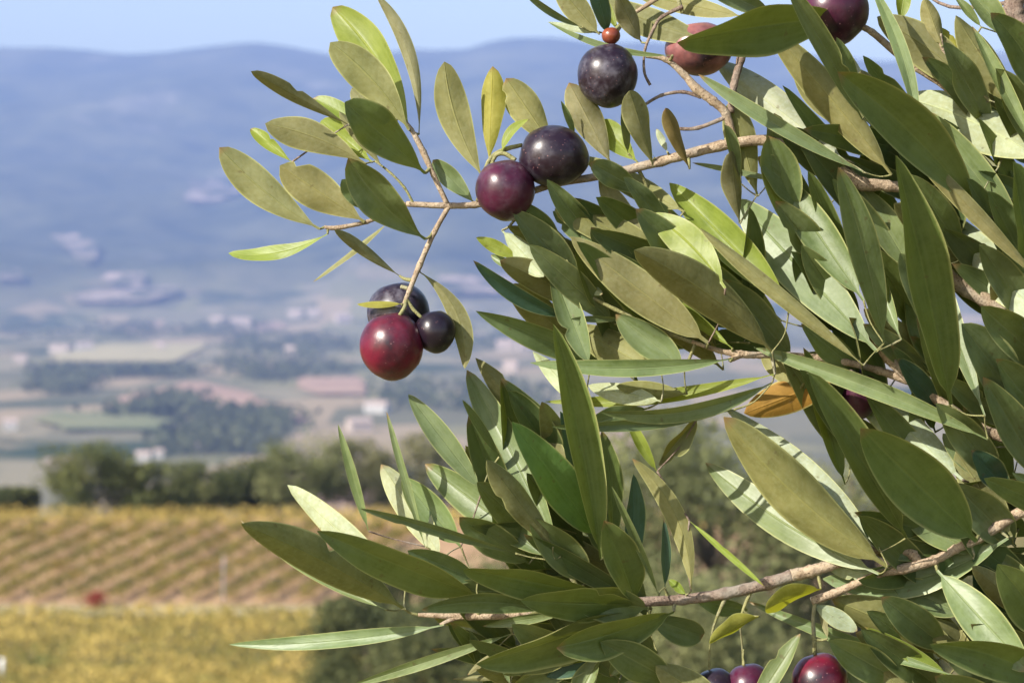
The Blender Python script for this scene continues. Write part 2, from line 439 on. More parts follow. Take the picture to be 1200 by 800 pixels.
G1 = 'trees along the crest behind the vineyard'
tree('bright_tree', 'bright green bushy tree behind the vineyard crest, first full tree from the left', 96, 517, 168, 104, 'bright', G1)
tree('bright_tree', 'lower yellow-green tree touching the right side of the first bright tree', 163, 541, 170, 88, 'bright', G1)
tree('dark_bush', 'small dark bush at the left edge of the vineyard crest', 14, 571, 172, 62, 'dark', G1, cat='bush')
tree('dark_tree', 'small dark tree filling the dip right of the yellow-green tree', 208, 562, 174, 60, 'dark', G1)
tree('dark_tree', 'low rounded dark tree with nothing but fields above it, right of the bright trees', 243, 541, 170, 92, 'dark', G1)
tree('dark_tree', 'dark green tree standing between the low round one and the tallest tree', 292, 538, 173, 92, 'dark', G1)
tree('grey_tree', 'tallest olive green tree of the crest, just left of the upright olive leaf', 352, 508, 171, 112, 'oak', G1)
tree('grey_tree', 'greyish green tree on the crest behind the upright olive leaf', 420, 514, 175, 104, 'grey', G1)
tree('grey_tree', 'brownish grey tree on the crest seen between the pale silvery leaves', 496, 505, 178, 120, 'grey', G1)
tree('grey_tree', 'greyish tree on the crest mostly hidden by the lower olive branch', 580, 510, 178, 120, 'grey', G1)
G2 = 'broad trees on the slope below the olive branches'
tree('evergreen_oak', 'dark bushy evergreen on the slope at the right end of the vineyard', 425, 700, 92, 150, 'dark', G2, n=9000, size=0.22)
tree('evergreen_oak', 'dark bush climbing the right end of the vine rows behind the silvery leaf tips', 478, 628, 112, 130, 'dark', G2, n=9000, size=0.22)
tree('evergreen_oak', 'dark bushy evergreen on the slope under the lowest olive leaves', 540, 690, 84, 190, 'dark', G2, n=9000, size=0.22)
tree('broad_oak', 'grey-green broad tree filling the gap under the middle olive branch', 690, 508, 96, 250, 'oak', G2, n=16000, size=0.26)
tree('broad_oak', 'large grey-green tree behind the wide khaki leaf', 842, 486, 90, 290, 'oak', G2, n=18000, size=0.26)
tree('broad_oak', 'grey-green tree at the right, hidden behind the crowded lower leaves', 1010, 500, 92, 260, 'oak', G2, n=14000, size=0.26)
tree('broad_oak', 'shadowy tree low down behind the bottom olives', 800, 650, 72, 280, 'oak', G2, n=14000, size=0.22)
tree('evergreen_oak', 'dark tree low down behind the left part of the bottom branch', 660, 640, 76, 240, 'dark', G2, n=12000, size=0.22)

# ------------------------------------------------------------------ vineyards
M_SOIL = plain('vineyard_soil', (0.30, 0.185, 0.105), (0.44, 0.29, 0.17), 0.8)
M_TRACK = plain('dry_track', (0.34, 0.27, 0.15), (0.46, 0.38, 0.22), 0.9)
def sheet(name, x0, x1, y0, y1, lift, mat, label, nx=60, ny=14):
    vs = [(x0 + (x1 - x0) * i / nx, y0 + (y1 - y0) * j / ny, 0) for j in range(ny + 1) for i in range(nx + 1)]
    vs = [(x, y, float(height(x, y)) + lift) for x, y, _ in vs]
    fs = [(j * (nx + 1) + i, j * (nx + 1) + i + 1, (j + 1) * (nx + 1) + i + 1, (j + 1) * (nx + 1) + i) for j in range(ny) for i in range(nx)]
    o = link(name, mesh(name, vs, fs, mat)); tag(o, label, kind='structure')
sheet('vineyard_soil', -75, 25, 140.2, 162, 0.05, M_SOIL, 'reddish soil of the sloping vineyard')
sheet('track', -75, 25, 136.5, 140.1, 0.06, M_TRACK, 'dry grassy track between the two vineyards')
DX = 0.40
yl0, yl1 = 140.6, 157.2
row_len = math.hypot((yl1 - yl0) * DX, yl1 - yl0)
def row_mesh(seed):
    random.seed(seed)
    pts, tone = [], []
    t = 0.0
    while t < 1.0:
        s = random.uniform(0.75, 1.15); tb = random.random()
        for k in range(105):
            tt = t + random.gauss(0, 0.35) / row_len
            q = Vector((tt * (yl1 - yl0) * DX, tt * (yl1 - yl0), 0)) + Vector((random.gauss(0, 0.26), random.gauss(0, 0.1), 0.28 + random.random() ** 0.8 * 0.85 * s))
            q.z += tt * (yl1 - yl0) * (18.75 - 21.6) / (140 - 159)
            pts.append(q); tone.append(min(1, max(0, 0.6 * tb + 0.4 * random.random())))
        t += 1.0 / row_len
    return card_mesh('vine_row', *cards(pts, 0.20, tone=tone, up=0.4), FOL['vine'])
rows = [row_mesh(s) for s in (11, 12, 13, 14)]
random.seed(21)
i = 0; x0 = -57.6
while x0 < -11:
    o = link('vine_row', rows[i % 4], None, Vector((x0, yl0, float(height(x0, yl0)))))
    tag(o, 'row of yellowing grapevines slanting up the reddish vineyard slope', 'vine row', 'vine rows on the striped vineyard slope')
    i += 1; x0 += 2.35
pts, tone = [], []
for k in range(11000):
    x = random.uniform(-72, 18); y = random.uniform(156.2, 162.4); tb = vnoise(np.array([x / 1.6]), np.array([y / 1.6]))[0]
    pts.append(Vector((x, y, float(height(x, y)) + random.uniform(0.15, 0.95)))); tone.append(min(1, 0.3 + 0.4 * tb + 0.35 * random.random()))
tag(link('golden_vines', card_mesh('golden_vines', *cards(pts, 0.24, tone=tone, up=0.5), FOL['gold'])), 'golden vines along the top of the slope', kind='stuff')
pts, tone = [], []
for k in range(30000):
    x = random.uniform(-38, 3); y = random.uniform(100.0, 136.6); tb = fbm(np.array([x / 2.2]), np.array([y / 3.0]), 3)[0] + 0.5
    hh = 0.5 + 0.8 * tb
    pts.append(Vector((x, y, float(height(x, y)) + random.random() ** 0.7 * hh))); tone.append(min(1, max(0, 1.25 * tb - 0.30 + 0.42 * random.random())))
tag(link('golden_vine_canopy', card_mesh('golden_vine_canopy', *cards(pts, 0.27, tone=tone, up=0.6), FOL['gold'])), 'dense canopy of golden vines in the lower field', kind='stuff')
# a red vine, a thin post and a white marker in the vineyards
b = drop(113, 712, 100, 170)
t = empty('red_vine', b); tag(t, 'single red-leaved vine at the foot of the striped vineyard', 'vine')
link('stem', mesh('stem', *tube_geo([Vector((0, 0, -0.05)), Vector((0.03, 0, 0.35)), Vector((0, 0.03, 0.7))], [0.05, 0.04, 0.02], 6), M_BARK), t)
pp = [Vector((random.gauss(0, 0.32), random.gauss(0, 0.25), random.uniform(0.15, 1.0))) for k in range(420)]
link('foliage', card_mesh('foliage', *cards(pp, 0.17, up=0.4), FOL['red']), t)
M_POST = plain('weathered_post', (0.22, 0.19, 0.21), (0.34, 0.30, 0.31), 3.0)
b = drop(262, 722, 100, 170)
t = empty('wooden_pole', b); tag(t, 'thin grey wooden pole standing upright in the vineyard', 'pole')
link('shaft', mesh('shaft', *tube_geo([Vector((0, 0, -0.3)), Vector((0, 0, 1.8)), Vector((0.02, 0, 3.6))], [0.075, 0.065, 0.05], 8), M_POST), t)
link('cap', mesh('cap', *tube_geo([Vector((0.02, 0, 3.6)), Vector((0.02, 0, 3.66))], [0.07, 0.05], 8), M_POST), t)
M_WHITE = plain('white_paint', (0.74, 0.74, 0.72), (0.82, 0.82, 0.80), 4.0, 0.5)
b = drop(3, 803, 90, 170)
t = empty('marker_stake', b); tag(t, 'small white marker stake at the left edge of the golden vines', 'stake')
link('stake', mesh('stake', *tube_geo([Vector((0, 0, -0.1)), Vector((0, 0, 1.15))], [0.05, 0.05], 8), M_POST), t)
link('sleeve', mesh('sleeve', *tube_geo([Vector((0, 0, 0.55)), Vector((0, 0, 1.35))], [0.11, 0.10], 10), M_WHITE), t)

# ------------------------------------------------------------------ valley woods and houses
def wood(rows_, n, label, size=9.0):
    pts, tone = [], []
    anch = []
    for k in range(70):
        q = random.choice(range(len(rows_) - 1)); f = random.random()
        a, b = rows_[q], rows_[q + 1]
        py = a[0] + (b[0] - a[0]) * f; l = a[1] + (b[1] - a[1]) * f; r = a[2] + (b[2] - a[2]) * f
        anch.append((drop(random.uniform(l, r), py, 700.0), random.random()))
    for k in range(n):
        c, tb = random.choice(anch)
        p = Vector((c.x + random.gauss(0, 15), c.y + random.gauss(0, 18), c.z + random.random() * 13))
        pts.append(p); tone.append(0.5 * tb + 0.5 * random.random())
    tag(link('woodland', card_mesh('woodland', *cards(pts, size, tone=tone, up=0.4), FOL['wood'])), label, kind='stuff')
wood([(395, 270, 400), (412, 250, 420), (430, 255, 400), (446, 290, 380)], 1900, 'dark blue wood in the middle of the valley')
wood([(488, 255, 310), (500, 220, 325), (518, 200, 315), (535, 205, 290)], 1500, 'dark blue wood just above the dark crest trees')
wood([(434, 40, 90), (446, 44, 110), (462, 46, 112)], 800, 'small dark wood at the left of the valley')
wood([(436, 120, 205), (443, 110, 230)], 1000, 'thin hedge line of trees crossing the valley')
wood([(466, 205, 222), (484, 130, 225), (488, 150, 220)], 1000, 'hedge beside the reddish ploughed field')
wood([(380, 40, 300), (390, 0, 330), (396, 20, 300)], 1300, 'dark tree belt under the mountain foot at the left')
wood([(372, 420, 640), (392, 440, 660), (410, 470, 650)], 1700, 'dark wood behind the hanging olives')
wood([(452, 440, 640), (470, 450, 640), (482, 470, 620)], 900, 'dark trees of the valley behind the lower leaves')
M_WALL = [plain('white_render', (0.46, 0.44, 0.42), (0.56, 0.54, 0.51), 0.3), plain('pale_render', (0.40, 0.33, 0.29), (0.50, 0.42, 0.36), 0.3)]
M_ROOF = plain('roof_tiles', (0.42, 0.32, 0.27), (0.52, 0.41, 0.35), 0.4)
M_SHUT = plain('window_dark', (0.05, 0.06, 0.07), (0.08, 0.09, 0.10), 0.4)
def box_geo(x0, x1, y0, y1, z0, z1, vs, fs):
    k = len(vs)
    vs += [Vector(c) for c in ((x0, y0, z0), (x1, y0, z0), (x1, y1, z0), (x0, y1, z0), (x0, y0, z1), (x1, y0, z1), (x1, y1, z1), (x0, y1, z1))]
    fs += [tuple(k + q for q in f) for f in ((0, 3, 2, 1), (4, 5, 6, 7), (0, 1, 5, 4), (1, 2, 6, 5), (2, 3, 7, 6), (3, 0, 4, 7))]
    return vs, fs
def farmhouse(px, py, wpx, hpx, m, label, group=None, turn=0.2):
    b = drop(px, py + hpx * 0.5, 700.0); s = b.y / FPX
    w, hh = wpx * s, hpx * s * 0.68; dp = 0.55 * w + 4
    t = empty('farmhouse', b); t.rotation_euler[2] = turn
    tag(t, label, 'house', group)
    link('wall', mesh('wall', *box_geo(-w / 2, w / 2, -dp / 2, dp / 2, -4, hh, [], []), M_WALL[m], False), t)
    e = 0.7; rz = hh + hpx * s * 0.32
    vs = [Vector(c) for c in ((-w / 2 - e, -dp / 2 - e, hh), (w / 2 + e, -dp / 2 - e, hh), (w / 2 + e, dp / 2 + e, hh), (-w / 2 - e, dp / 2 + e, hh), (-w / 2 - e, 0, rz), (w / 2 + e, 0, rz))]
    link('roof', mesh('roof', vs, [(0, 1, 5, 4), (2, 3, 4, 5), (0, 4, 3), (1, 2, 5), (0, 3, 2, 1)], M_ROOF, False), t)
    for k in range(max(2, int(w / 6))):
        x = -w / 2 + w * (k + 0.5) / max(2, int(w / 6))
        link('window', mesh('window', *box_geo(x - 0.6, x + 0.6, -dp / 2 - 0.06, -dp / 2 + 0.1, hh * 0.42, hh * 0.74, [], []), M_SHUT, False), t)
GH = 'far farmhouses scattered over the valley'
for h_ in ((99, 406, 18, 11, 0, 'bright white farmhouse above the straw coloured field'),
           (72, 408, 24, 8, 1, 'long pale farm building left of the bright white farmhouse'),
           (12, 497, 15, 14, 0, 'bright white house standing alone near the left edge of the valley'),
           (168, 534, 16, 13, 0, 'white house just above the bright green tree'),
           (186, 531, 10, 11, 0, 'narrow white house right of the white house above the bright tree'),
           (60, 542, 14, 12, 1, 'pale pink house in front of the first bright tree, the left one of two'),
           (76, 541, 22, 14, 1, 'wider pale pink house just left of the bright tree top'),
           (256, 376, 18, 11, 1, 'left half of the pale hamlet under the mountain foot'),
           (282, 377, 24, 10, 1, 'right half of the pale hamlet under the mountain foot'),
           (340, 411, 12, 12, 1, 'pale house alone in the dark valley wood'),
           (346, 367, 16, 9, 1, 'pale house high in the valley left of the hanging olives, left of a pair'),
           (367, 366, 14, 9, 1, 'pale house high in the valley left of the hanging olives, right of a pair'),
           (402, 373, 18, 12, 1, 'pale house closest to the left side of the hanging olives'),
           (421, 496, 26, 14, 1, 'pale pink house between the crest trees and the crimson olive'),
           (442, 476, 26, 13, 0, 'long white house below the crimson olive'),
           (239, 522, 13, 12, 1, 'pale house in front of the lower dark wood'),
           (592, 405, 20, 14, 1, 'pale house right of the smallest hanging olive'),
           (614, 406, 14, 12, 1, 'smaller pale house next to the dark needle-like leaf tips'),
           (598, 430, 16, 14, 1, 'pale house above the paired khaki and green leaves'),
           (24, 420, 14, 8, 1, 'small pale house at the left of the straw coloured field'),
           (188, 405, 10, 8, 1, 'tiny pale house on the upper rim of the straw coloured field')):
    farmhouse(*h_, GH, random.uniform(-0.4, 0.4))

# ------------------------------------------------------------------ olive branches
def blade(t, sharp, rnd=False):
    """half width of an olive leaf, 0..1, t from base to tip"""
    if t < 0.055: return 0.075
    s = (t - 0.055) / 0.945
    if rnd: return max(max(0.0, math.sin(math.pi * min(1.0, s) ** (1.62 - 0.3 * sharp))) ** 0.58, 0.075 * max(0.0, 1 - s * 6))
    w = max(0.0, math.sin(math.pi * s ** (1.16 - 0.34 * sharp))) ** (0.56 + 0.16 * sharp) if 0 < s < 1 else 0.0
    return max(w, 0.075 * max(0.0, 1 - s * 6), 0.0)

LT = {'B': 0.92, 'M': 0.62, 'D': -0.06, 'T': -0.34}
def solve(a2, target):
    best = None
    for e in range(-40, 41, 5):
        er = math.radians(e)
        a = Vector((a2.x * math.cos(er), a2.y * math.cos(er), math.sin(er)))
        n0 = (Vector((0, 0, 1)) - a * a.z).normalized(); p = a.cross(n0)
        for r in range(-66, 67, 6):
            rr = math.radians(r)
            n = n0 * math.cos(rr) + p * math.sin(rr)
            c = (n.dot(S_CAM) - target) ** 2 * 3.0 + (e / 60.0) ** 2 * 0.22 + (r / 60.0) ** 2 * 0.2
            if best is None or c < best[0]: best = (c, a, n, abs(math.cos(rr)), math.cos(er))
    return best[1:]

TINT = {'n': (1, 1, 1), 'y': (1.68, 1.62, 0.66), 'k': (1.03, 1.03, 0.86), 'e': (0.84, 0.88, 0.60), 's': (1.55, 1.78, 2.35), 'd': (0.62, 0.68, 0.58),  # d puts the deep shade behind the front leaves into the tint
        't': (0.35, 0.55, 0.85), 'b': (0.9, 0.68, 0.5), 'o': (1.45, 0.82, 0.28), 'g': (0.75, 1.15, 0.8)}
def leaf(parent, tx, ty, bx, by, w, z, code, bow=(0, 0), fold=None, curl=None, rnd=False):
    B = Vector((bx, by)); T = Vector((tx, ty))
    a2 = Vector((T.x - B.x, -(T.y - B.y))); L2 = a2.length; a2.normalize()
    face, lit = code[0], code[1]; col = code[2] if len(code) > 2 else 'n'
    a, n, cr, ce = solve(a2, (0.52 if col == 'k' and lit == 'M' else LT[lit]) + random.uniform(-0.06, 0.06))
    L = L2 / ce
    W = min(w / max(cr, 0.34), 0.40 * L) * 0.5 * (1.09 if rnd else 0.94)
    bite = (random.uniform(0.3, 0.9), random.choice((-1, 1)), random.uniform(0.25, 0.5)) if random.random() < 0.13 else None
    roll = random.uniform(-0.05, 0.30)
    up = n if face == 'u' else -n
    p = a.cross(up)
    fold = random.uniform(0.12, 0.48) if fold is None else fold
    curl = random.uniform(-0.06, 0.14) if curl is None else curl
    sharp = random.uniform(0.1, 0.9); ph = random.uniform(0, 6.28); wav = random.uniform(0.02, 0.09); tw = random.uniform(-0.65, 0.65)
    nl, hw = 22, 4
    vs, fs, uvs = [], [], []
    bw = Vector((bow[0], -bow[1], 0))
    o = at(bx, by, z)
    depth = DIST - z * K; sc = K * depth / DIST
    for i in range(nl + 1):
        t = i / nl
        t = t ** 0.9 if t < 0.5 else t
        wt = blade(t, sharp, rnd) * W
        if i == nl: wt = 0.02 * W
        arch = 4 * t * (1 - t)
        q = a * (t * L) + bw * arch + up * (-(curl * L) * (t * t) + curl * L * t)
        ang = tw * (t - 0.4)
        pp = p * math.cos(ang) + up * math.sin(ang); uu = up * math.cos(ang) - p * math.sin(ang)
        for j in range(-hw, hw + 1):
            u = j / hw
            ww = wt * u
            if bite and u * bite[1] > 0: ww *= 1 - bite[2] * math.exp(-((t - bite[0]) / 0.035) ** 2)
            r = q + pp * ww + uu * (abs(ww) * fold + roll * wt * abs(u) ** 4 + math.sin(t * 11 + ph + (2 if u > 0 else 0)) * wav * wt * abs(u) * 2.0)
            vs.append((R_ * r.x + U_ * r.y - F_ * r.z) * sc)
            uvs.append((0.5 + 0.5 * u, t))
    m = 2 * hw + 1
    for i in range(nl):
        for j in range(m - 1):
            fs.append((i * m + j, i * m + j + 1, (i + 1) * m + j + 1, (i + 1) * m + j))
    me = mesh('leaf', vs, fs, M_LEAF)
    # make sure the mesh normal points to the upper face
    upw = R_ * up.x + U_ * up.y - F_ * up.z
    if me.polygons[(nl // 2) * (m - 1)].normal.dot(upw) < 0: me.flip_normals()
    lay = me.uv_layers.new(name='UVMap')
    idx = np.zeros(len(me.loops), int); me.loops.foreach_get('vertex_index', idx)
    lay.data.foreach_set('uv', np.array(uvs)[idx].ravel())
    ob = link('leaf', me, parent, o - parent.location)
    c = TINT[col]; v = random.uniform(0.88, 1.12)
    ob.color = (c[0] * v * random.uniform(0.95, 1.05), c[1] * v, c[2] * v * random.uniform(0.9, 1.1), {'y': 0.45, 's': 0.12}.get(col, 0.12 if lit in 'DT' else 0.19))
    return o

def spline(pts, n=6):
    out = []
    P = [pts[0]] + list(pts) + [pts[-1]]
    for i in range(1, len(P) - 2):
        for k in range(n):
            t = k / n
            out.append(tuple(0.5 * ((2 * P[i][q]) + (-P[i - 1][q] + P[i + 1][q]) * t + (2 * P[i - 1][q] - 5 * P[i][q] + 4 * P[i + 1][q] - P[i + 2][q]) * t * t + (-P[i - 1][q] + 3 * P[i][q] - 3 * P[i + 1][q] + P[i + 2][q]) * t ** 3) for q in range(len(P[i]))))
    out.append(tuple(pts[-1])); return out

def fill(n, x0, x1, y0, y1, ang, seed, skip=None):
    """rows for the leaves crowding the shade behind the front ones"""
    r = random.Random(seed); out = []
    for k in range(n):
        x, y = x0 + (x1 - x0) * ((k * 0.618 + r.random() * 0.2) % 1.0), y0 + (y1 - y0) * r.random()
        if skip and skip(x, y): continue
        a = math.radians(ang + r.gauss(0, 20)); L = r.uniform(105, 175)
        dx, dy = math.cos(a) * L / 2, -math.sin(a) * L / 2
        out.append('%.1f %.1f %.1f %.1f %.1f %.1f %s' % (x + dx, y + dy, x - dx, y - dy, r.uniform(26, 42), r.uniform(-130, -42), r.choice(['uD', 'uDd', 'uDd', 'uDe', 'lDk', 'uTd'])))  # many rows take tint d, shade painted as darker leaf colour
    return '\n'.join(out) + '\n'

def branch(label, origin, stems, leaves, rnd=False):
    """stems: lists of (px, py, z, radius px); leaves: text rows"""
    root = empty('olive_branch', at(*origin)); tag(root, label, 'olive branch', 'olive branches reaching in from the right')
    nodes = []
    for (mat, name, pl) in stems:
        sp = spline(pl, 7)
        pts = [at(x, y, z) - root.location for x, y, z, r in sp]
        rad = []
        for k, (x, y, z, r) in enumerate(sp):
            kn = 0.88 + 0.04 * math.sin(k * 0.9 + x) + (0.13 if k % 7 == 0 and 0 < k < len(sp) - 1 else 0)
            rad.append(r * K * kn)
        link(name, mesh(name, *tube_geo(pts, rad, 12, wob=0.035), mat), root)
        nodes += [(Vector((x, y, z)), r) for x, y, z, r in sp]
    bases = []
    for row in leaves.strip().splitlines():
        f = row.split('#')[0].split()
        if not f: continue
        tx, ty, bx, by, w, z = map(float, f[:6])
        bow = (float(f[7]), float(f[8])) if len(f) > 8 else (0, 0)
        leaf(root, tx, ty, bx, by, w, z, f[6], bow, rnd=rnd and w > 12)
        bases.append(Vector((bx, by, z)))
    # leaf stalks: every leaf base is tied to the nearest wood, by a short shoot running behind the leaves
    todo = bases[:]
    while todo:
        best = None
        for b in todo:
            for (q, r) in nodes:
                d = (q - b).length
                if best is None or d < best[0]: best = (d, b, q, r)
        d, b, q, r = best
        todo.remove(b)
        r1 = min(r * 0.75, 2.6) if d > 14 else min(r * 0.7, 2.0)
        if d > 2:
            m = (b + q) * 0.5 + Vector((random.uniform(-0.08, 0.08) * d, random.uniform(-0.05, 0.12) * d, -0.10 * d))
            sp = spline([(*q, r1), (*m, r1 * 0.85), (*b, 1.3)], 5)
            link('shoot', mesh('shoot', *tube_geo([at(x, y, z) - root.location for x, y, z, rr in sp], [rr * K for *_, rr in sp], 6), M_SHOOT if d < 60 else M_GREY), root)
            nodes += [(Vector((x, y, z)), rr) for x, y, z, rr in sp[2:]]
        else: nodes.append((b, 1.3))
    return root

TW, GR, SH = M_TWIG, M_GREY, M_SHOOT
# --- the sprig that carries the five big olives
branch('long olive branch with a leafy sprig and hanging olives against the blue mountain', (900, 165, 0), [
    (TW, 'twig', [(1010, 200, -30, 7.5), (950, 182, -14, 7.5), (900, 165, -4, 7.2), (845, 171, 0, 7), (775, 189, 0, 6.5), (710, 205, 0, 5.5), (650, 216, -2, 4.6), (600, 232, -4, 4.4), (556, 240, 0, 4.4), (520, 241, 2, 4.2), (476, 239, 2, 3.8)]),
    (TW, 'twig', [(476, 239, 2, 3.6), (450, 251, 0, 3.2), (430, 260, 0, 2.8), (395, 267, 2, 3.2), (380, 266, 3, 2.4)]),
    (TW, 'twig', [(527, 240, 2, 3.6), (509, 272, 4, 3.4), (492, 310, 6, 3.8), (480, 340, 10, 3.2), (473, 358, 12, 2.6)]),
    (TW, 'twig', [(524, 239, 2, 3.6), (508, 205, 2, 3.6), (496, 178, 4, 4.2), (482, 152, 4, 3.2), (470, 138, 0, 2)]),
    (SH, 'twig', [(484, 238, 3, 2.0), (474, 220, 2, 1.8), (458, 203, 0, 1.6), (440, 189, -6, 1.5)]),
    (SH, 'twig', [(497, 280, 12, 1.6), (503, 278, 8, 1.8), (507, 272, 4, 1.8)]),
], """
383 -4 480 152 44 -10 uBy 10 -5
440 -8 491 157 16 -5 lM 15 -5
387 50 479 152 42 12 lMk 6 -4
302 92 408 146 17 5 lD
362 110 440 152 22 -8 uBy
410 100 452 150 22 -14 lB
372 137 436 190 30 -12 uBy
397 130 448 195 13 2 lM
411 130 498 203 46 18 uTe
290 148 342 190 15 -6 uBy
312 146 428 192 36 2 lMk 4 -6
257 173 374 268 38 6 lMk -4 5
328 194 427 260 43 10 lMk
414 192 498 280 42 20 uD -5 5
403 213 440 248 26 -8 uD
262 295 384 274 17 4 uBy 2 11
366 330 456 260 7 8 lB
396 272 468 323 13 2 lD
545 432 491 318 22 -6 lM 16 -10
417 356 471 356 9 16 lBy
507 187 556 238 22 -4 uM
521 74 566 208 36 0 lMk -8 2
577 74 573 190 27 6 lBy
593 92 648 172 36 -10 lMk
619 140 588 178 12 14 uBy -4 -4
657 121 673 160 9 -6 uD
667 96 716 192 34 8 lM
702 140 747 190 28 2 uBy
735 112 766 195 28 4 lD
731 118 767 185 5 8 uBy
728 128 736 180 11 0 uD
777 131 808 198 17 10 lDb
770 150 782 178 9 6 lBs
845 150 868 215 15 -4 uD
856 118 888 230 34 -8 lMk
905 135 900 215 40 -14 uD
853 180 867 262 24 -10 lD
893 165 925 275 42 -18 uD
905 160 990 215 36 -40 uD
880 190 960 250 36 -24 uD
690 195 760 230 26 -10 uD
""", True)
# --- top branch
branch('olive branch dipping in from the top edge above the single dark olive', (850, 130, -4), [
    (TW, 'twig', [(757, 66, 4, 2.6), (780, 70, 2, 3.6), (802, 88, 0, 4.6), (816, 104, 0, 6.2), (836, 119, -2, 6.0), (851, 134, -4, 5.6), (860, 165, -8, 5.0)]),
    (GR, 'twig', [(757, 122, -8, 2.0), (775, 112, -8, 2.2), (800, 108, -6, 2.4), (822, 114, -4, 3.0)]),
    (GR, 'twig', [(795, 151, -8, 2.4), (818, 150, -6, 2.6), (852, 137, -4, 3.0)]),
    (GR, 'twig', [(762, 100, 0, 2.0), (755, 84, 0, 1.8), (756, 58, -2, 1.8), (767, 32, -4, 2.2), (776, 20, -6, 2.4), (800, 8, -8, 3)]),
    (GR, 'twig', [(856, 132, -6, 5.0), (860, 100, -10, 5.0), (868, 70, -14, 5.5), (880, 20, -20, 6), (885, -25, -24, 6)]),
    (TW, 'twig', [(724, 36, 0, 2.2), (735, 22, 0, 2.6), (760, 5, -4, 3.0), (800, -20, -8, 4)]),
], """
642 24 788 65 9 14 uM 0 11
608 -6 682 32 9 4 uD 0 6
648 -22 702 40 36 2 lMk
643 22 702 38 10 -4 lBs
690 -25 712 40 24 -4 uDt
700 -14 724 36 13 0 uMy
698 -12 834 48 38 16 lBk 2 5
745 -18 872 20 26 4 lBk
722 0 752 50 26 -8 lD
785 66 990 22 52 14 uTe 0 -8
800 -20 905 18 26 -6 uD
""")
# --- upper right branch
branch('crowded olive branch filling the upper right corner with long grey-green leaves', (1060, 225, -8), [
    (TW, 'twig', [(950, 10, 26, 3), (975, 20, 28, 3.4), (1000, 28, 20, 4), (1022, 38, 4, 4.5), (1060, 70, -14, 5), (1120, 110, -16, 5.5), (1220, 190, -20, 7), (1480, 270, -90, 11)]),
    (TW, 'twig', [(980, 192, 0, 4), (995, 206, 2, 7.5), (1012, 216, 0, 9), (1040, 218, -2, 7.5), (1076, 230, -8, 8), (1098, 300, -12, 8.5), (1125, 335, -14, 9), (1155, 352, -14, 9.5), (1240, 400, -16, 11), (1500, 480, -100, 15)]),
    (TW, 'twig', [(1102, 40, 0, 2.5), (1105, 58, 0, 3), (1122, 90, -8, 3.4), (1150, 130, -14, 4)]),
    (TW, 'twig', [(1000, 192, 6, 2), (985, 186, 2, 2.5), (968, 180, 0, 2.5), (950, 170, -6, 3)]),
    (M_GREY, 'limb', [(1200, -20, -60, 14), (1188, 14, -60, 14), (1215, 60, -60, 15), (1300, 200, -90, 18), (1520, 420, -150, 24)]),
], """
904 -4 1010 140 28 48 uD
897 31 1045 205 42 42 lMk 0 -6
848 58 992 190 48 36 lBs
820 85 1012 202 19 46 uM -3 4
885 112 917 152 24 -30 uBy
1072 147 1014 -30 19 40 uM 10 0
1055 22 1062 -25 24 -160 uMy
1083 -2 1104 54 26 4 lMk
1028 20 1160 118 52 8 lMk 4 -6
1118 20 1190 125 42 14 lMk
1104 30 1122 64 18 0 lBy
1128 -18 1185 45 32 6 uM
1120 -4 1150 32 12 10 uM
1144 27 1232 135 50 54 uDe 6 -8
1142 29 1212 172 19 60 uM
1073 103 1222 188 62 52 lBs 2 -10
1085 130 1202 282 42 10 uM
958 104 1146 245 62 40 uDe 5 -8
1046 157 1220 330 22 64 lMk
1122 164 1170 196 10 18 lB
974 50 1008 118 20 6 uD
985 42 1018 132 24 18 lBs
1010 74 1075 152 32 22 lBs
1000 90 1040 160 34 -10 lD
1090 60 1160 150 40 -22 uD
1150 90 1230 200 46 -20 uD
930 80 990 150 30 -26 lMk
1040 120 1110 210 34 -24 uM
""" + fill(24, 960, 1230, 110, 250, 135, 5))
